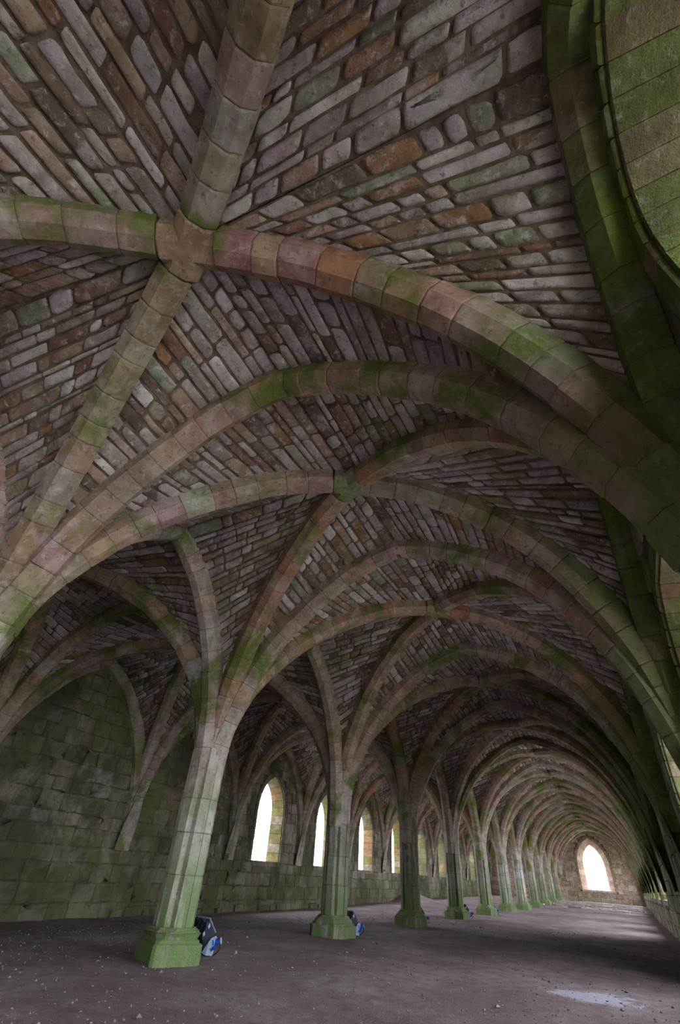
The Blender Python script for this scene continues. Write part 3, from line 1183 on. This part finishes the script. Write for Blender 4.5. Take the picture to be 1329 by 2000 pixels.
# ------------------------------------------------------------------ paving at the far end
def build_paving():
    mb = MB()
    y = 36.0
    while y < 50.0:
        d = random.uniform(0.4, 0.75)
        x = -1.6 + random.uniform(0, 0.5)
        while x < 5.6:
            w = random.uniform(0.5, 1.2)
            if random.random() < 0.9 and (y > 38 or x > 1.5 or random.random() < 0.4) and not (abs(x + w / 2) < 0.9 and min(abs(y + d / 2 - q) for q in YP) < 0.8):
                z = floor_z(x, y) + random.uniform(0.0, 0.05)
                q = np.array([(x, y, z), (x + w, y, z), (x + w, y + d, z), (x, y + d, z)]) + np.c_[rng.uniform(-.06, .06, (4, 2)), rng.uniform(-.015, .015, 4)]
                V, F = slab(q, None, np.array([0, 0, 0.05]), 0.03)
                g = random.uniform(0.8, 1.15)
                mb.add(V, F, (.50 * g, .44 * g, .42 * g))
            x += w
        y += d
    o = mb.build('paving_stones', M['web_a'], bpy.data.objects['floor'])
    o['kind'] = 'stuff'


build_paving()


# ------------------------------------------------------------------ floodlights behind the pillars
def plain(name, col, rough=0.5, metal=0.0, wear=0.0, wcol=(.3, .4, .55)):
    n = NT(name, rough)
    n.b.inputs['Metallic'].default_value = metal
    c = n.mix(n.ramp(n.noise(14, 4), 0.35, 0.7), tuple(x * 0.8 for x in col), col)
    if wear:
        c = n.mix(n.ramp(n.noise(9, 6, 0.7, 0.6), 0.56, 0.62, 0, wear), c, wcol)
    n.bump(n.noise(60, 3), 0.15, 0.003)
    return n.done(c)


M['lamp_black'] = plain('black_enamel', (0.018, 0.020, 0.026), 0.45, wear=0.5, wcol=(.16, .22, .34))
M['lamp_side'] = plain('dark_slate_enamel', (0.055, 0.065, 0.095), 0.5)
M['lamp_frame'] = plain('blue_grey_frame', (0.22, 0.33, 0.45), 0.35)
M['lamp_label'] = plain('white_label', (0.75, 0.75, 0.74), 0.6)
M['socket_grey'] = plain('pale_blue_plastic', (0.42, 0.55, 0.68), 0.45)
M['plug_blue'] = plain('bright_blue_plastic', (0.010, 0.10, 0.55), 0.4)
M['cable'] = plain('black_rubber', (0.015, 0.016, 0.02), 0.6)
gl = NT('lamp_glass', 0.08)
M['lamp_glass'] = gl.done(gl.mix(gl.ramp(gl.noise(8, 3), .3, .7), (0.10, 0.12, 0.14), (0.16, 0.18, 0.2)))


def prism(poly, ax, az, base, ext):
    """poly of (x,z) in the plane spanned by ax and up, extruded by ext"""
    p = np.array([base + ax * x + np.array([0, 0, z]) for x, z in poly])
    V = np.concatenate([p, p + ext])
    n = len(poly)
    F = [tuple(range(n))[::-1], tuple(n + k for k in range(n))] + [(k, (k + 1) % n, n + (k + 1) % n, n + k) for k in range(n)]
    return V, F


def tube(path, r, k=8):
    P = np.array(path, float)
    P = np.vstack([P[0], P, P[-1]])
    pts = []
    Q = np.vstack([P[:1], P, P[-1:]])
    for i in range(1, len(Q) - 2):
        for t in np.linspace(0, 1, 5, endpoint=False):
            a, b, c, d = Q[i - 1], Q[i], Q[i + 1], Q[i + 2]
            pts.append(.5 * (2 * b + (c - a) * t + (2 * a - 5 * b + 4 * c - d) * t * t + (3 * b - a - 3 * c + d) * t ** 3))
    pts = np.array(pts)
    keep = np.r_[True, np.linalg.norm(np.diff(pts, axis=0), axis=1) > 1e-4]
    pts = pts[keep]
    T = np.gradient(pts, axis=0)
    T /= np.linalg.norm(T, axis=1)[:, None]
    up = np.array([0.31, 0.2, 0.93])
    A = np.cross(T, up)
    A /= np.linalg.norm(A, axis=1)[:, None]
    Bv = np.cross(T, A)
    ang = np.linspace(0, 2 * math.pi, k, endpoint=False)
    V = pts[:, None] + r * (np.cos(ang)[None, :, None] * A[:, None] + np.sin(ang)[None, :, None] * Bv[:, None])
    F = []
    n = len(pts)
    for i in range(n - 1):
        for j in range(k):
            F.append((i * k + j, i * k + (j + 1) % k, (i + 1) * k + (j + 1) % k, (i + 1) * k + j))
    F += [tuple(range(k))[::-1], tuple((n - 1) * k + j for j in range(k))]
    return V.reshape(-1, 3), F


def cyl(a, b, radii, k=14):
    """turned solid along a-b; radii = [(t, r)]"""
    a, b = np.array(a, float), np.array(b, float)
    T = (b - a) / np.linalg.norm(b - a)
    A = np.cross(T, (0.2, 0.1, 0.97))
    A /= np.linalg.norm(A)
    Bv = np.cross(T, A)
    ang = np.linspace(0, 2 * math.pi, k, endpoint=False)
    rings = [a + (b - a) * t + r * (np.cos(ang)[:, None] * A + np.sin(ang)[:, None] * Bv) for t, r in radii]
    return stack(rings)


def build_floodlight(pos, label, rot=0.0, first=None):
    root = empty('floodlight', pos, label=label, category='floodlight', group='floodlights behind the pillars')
    if first is not None:
        root.rotation_euler = (0, 0, rot)
        for ch in first.children:
            c = ch.copy()
            COL.objects.link(c)
            c.parent = root
            for g in ch.children:
                d = g.copy()
                COL.objects.link(d)
                d.parent = c
        return root
    X = np.array([0.898, 0.440, 0.0])
    Y = np.array([-0.440, 0.898, 0.0])
    Z = np.array([0, 0, 1.0])
    O = np.array(pos, float)
    ext = -X * 0.23 + Y * 0.13
    side = [(-.034, .335), (.060, .210), (.026, .120), (.004, .020), (-.049, .045), (-.098, .173)]
    V, F = prism(side, X, Z, O, ext)
    body = mesh_obj('housing', V, F, M['lamp_black'], root)
    V, F = prism([(x * .97 - .0005, .15 + (z - .15) * .97) for x, z in side], X, Z, O - ext * 0.012, ext * 0.014)
    mesh_obj('side_plate', V, F, M['lamp_side'], body)
    # front frame and glass on the slanting upper right side
    a, b = O + X * -.040 + Z * .345, O + X * .066 + Z * .207
    nn = np.array(X * .80 + Z * .60)
    f = np.array([a, b, b + ext * 1.04, a + ext * 1.04]) - ext * 0.02
    V = np.concatenate([f, f + nn * 0.014])
    mesh_obj('front_frame', V, BOX, M['lamp_frame'], root)
    cc = f.mean(0)
    g = cc + (f - cc) * 0.86 + nn * 0.012
    mesh_obj('glass', np.concatenate([g, g + nn * 0.006]), BOX, M['lamp_glass'], root)
    # back cover ribs and labels
    for t in (0.25, 0.5, 0.75):
        p = O + ext * t + X * -.066 + Z * .254
        V, F = prism([(-.034, -.083), (.034, .083), (.026, .092), (-.042, -.074)], X, Z, p, ext * 0.03)
        mesh_obj('cooling_fin', V, F, M['lamp_black'], body)
    for x, z, sx_, sz_ in ((-.028, .272, .015, .030), (-.078, .195, .014, .026)):
        q = [(x - sx_ * .9, z), (x, z - sz_), (x + sx_, z - .002), (x + .003, z + sz_)]
        V, F = prism(q, X, Z, O - ext * 0.024, ext * 0.02)
        o = mesh_obj('label', V, F, M['lamp_label'], body)
        o['label'] = 'white sticker'
    # socket box with two connectors and a cable
    V, F = prism([(-.045, .030), (.012, .008), (.082, .010), (.100, .176), (.080, .184), (.045, .170), (.028, .140)], X, Z, O - Y * 0.075, Y * 0.07)
    box = mesh_obj('socket_box', V, F, M['socket_grey'], root)
    V, F = prism([(-.048, .034), (.004, .012), (.024, .140)], X, Z, O - Y * 0.078, Y * 0.05)
    mesh_obj('socket_flap', V, F, M['lamp_frame'], box)
    p = O - Y * 0.045
    V, F = cyl(p + X * .070 + Z * .128, p + X * .160 + Z * .148, [(0, .040), (.12, .040), (.14, .030), (.62, .030), (.64, .026), (.92, .026), (.94, .031), (1, .031)])
    mesh_obj('blue_plug', V, F, M['plug_blue'], root)
    V, F = cyl(p + X * .158 + Z * .1475, p + X * .168 + Z * .150, [(0, .033), (1, .033)])
    mesh_obj('plug_collar', V, F, M['socket_grey'], root)
    V, F = cyl(p - Y * .03 + X * .118 + Z * .098, p - Y * .03 + X * .062 + Z * .062, [(0, .018), (.5, .019), (.55, .015), (1, .014)])
    mesh_obj('blue_plug', V, F, M['plug_blue'], root)
    V, F = tube([p + X * .160 + Z * .140, p + X * .166 + Z * .09, p + X * .140 + Z * .045, p + X * .09 + Z * .012, p - Y * .06 + X * .02 + Z * .008, p - Y * .05 - X * .05 + Z * .03, p - X * .08 + Z * .06], .0065)
    mesh_obj('cable', V, F, M['cable'], root, smooth=True)
    V, F = prism([(-.07, 0), (-.05, 0), (-.05, .06), (-.07, .06)], X, Z, O + ext * .2, ext * .6)
    mesh_obj('foot_bracket', V, F, M['lamp_black'], root)
    return root


lamp0 = build_floodlight((0.03, 4.87, floor_z(0.03, 4.87)), 'black floodlight with blue plugs, nearest, behind the pale grey green pillar')
for i, off, r, lab in ((4, (0.14, 0.62), 0.1, 'black floodlight with a blue plug behind the second pillar'),
                       (5, (0.10, 0.55), -0.1, 'dark floodlight almost hidden behind the dark reddish third pillar'),
                       (6, (0.18, 0.60), 0.15, 'dark floodlight with blue plug behind the fourth pillar'),
                       (7, (0.16, 0.55), 0.0, 'small floodlight behind the bright green footed fifth pillar'),
                       (9, (0.16, 0.55), 0.0, 'small floodlight behind the whitish pillar')):
    x, y = off[0], YP[i] + off[1]
    build_floodlight((x, y, floor_z(x, y)), lab, r, lamp0)


# ------------------------------------------------------------------ outside: grass bank and trees
def build_outside():
    xs = np.r_[np.linspace(-90, -8, 22), np.linspace(-7.5, 7.5, 6), np.linspace(8, 60, 18)]
    ys = np.r_[np.linspace(-40, 50, 24), np.linspace(52, 130, 26)]
    V = []
    for y in ys:
        for x in xs:
            z = -0.7 + 0.13 * max(0, y - 56) + 0.10 * max(0, -x - 14) + 0.5 * mnoise.noise((x * .08, y * .08, 3.0))
            if -8 < x < 8 and -8 < y < 52:
                z = -1.2
            V.append((x, y, z))
    n = NT('grass', 0.95)  # ground tone paled so it bounces daylight up into the vault
    c = n.mix(n.ramp(n.noise(0.25, 5), .35, .65), (0.42, 0.42, 0.36), (0.58, 0.57, 0.52))
    c = n.mix(n.ramp(n.noise(6, 4), .4, .7), c, (0.40, 0.42, 0.30))
    o = mesh_obj('lawn', V, grid_faces(len(ys), len(xs)), n.done(c), smooth=True)
    o['kind'] = 'structure'
    o['label'] = 'grass bank outside the far window, paled to bounce daylight indoors'


build_outside()


def build_tree(x, y, h, r, label):
    z0 = -0.9
    root = empty('tree', (x, y, z0), label=label, category='tree', group='trees outside the right wall')
    V, F = cyl((x, y, z0), (x + .3, y + .2, z0 + h * .8), [(0, .30), (.3, .22), (.7, .14), (1, .05)], 10)
    mesh_obj('trunk', V, F, M['bark'], root, smooth=True)
    for k in range(5):
        a = random.uniform(0, 6.28)
        b0 = np.array([x + .1, y + .1, z0 + h * random.uniform(.3, .6)])
        V, F = cyl(b0, b0 + np.array([math.cos(a) * r * .7, math.sin(a) * r * .7, h * .22]), [(0, .09), (1, .03)], 7)
        mesh_obj('branch', V, F, M['bark'], root, smooth=True)
    n = 7000
    cl = rng.normal(0, 1, (26, 3))
    cl = cl / np.linalg.norm(cl, axis=1)[:, None] * rng.uniform(.3, .8, (26, 1)) * np.array([r, r, h * .38])
    c = cl[rng.integers(0, 26, n)] + rng.normal(0, 1, (n, 3)) * r * 0.19 + np.array([x, y, z0 + h * .62])
    a = rng.normal(0, 1, (n, 3))
    a /= np.linalg.norm(a, axis=1)[:, None]
    b = np.cross(a, rng.normal(0, 1, (n, 3)))
    b /= np.linalg.norm(b, axis=1)[:, None]
    sz = rng.uniform(.07, .16, (n, 1))
    V = np.stack([c - a * sz, c + b * sz * .6, c + a * sz, c - b * sz * .6], 1).reshape(-1, 3)
    o = mesh_obj('foliage', V, [(4 * k, 4 * k + 1, 4 * k + 2, 4 * k + 3) for k in range(n)], M['leaf'], root)
    o['kind'] = 'stuff'


M['bark'] = plain('bark', (0.10, 0.08, 0.06), 0.9)
lf = NT('leaves', 0.7)
M['leaf'] = lf.done(lf.mix(lf.ramp(lf.noise(0.8, 4), .35, .65), (0.010, 0.035, 0.03), (0.035, 0.075, 0.035)))
build_tree(12.0, 41.0, 15.0, 4.2, 'leafy tree outside the right wall, seen through the sliver of an opening')
build_tree(10.5, 30.0, 12.0, 3.2, 'smaller leafy tree outside the right wall, nearer the openings')
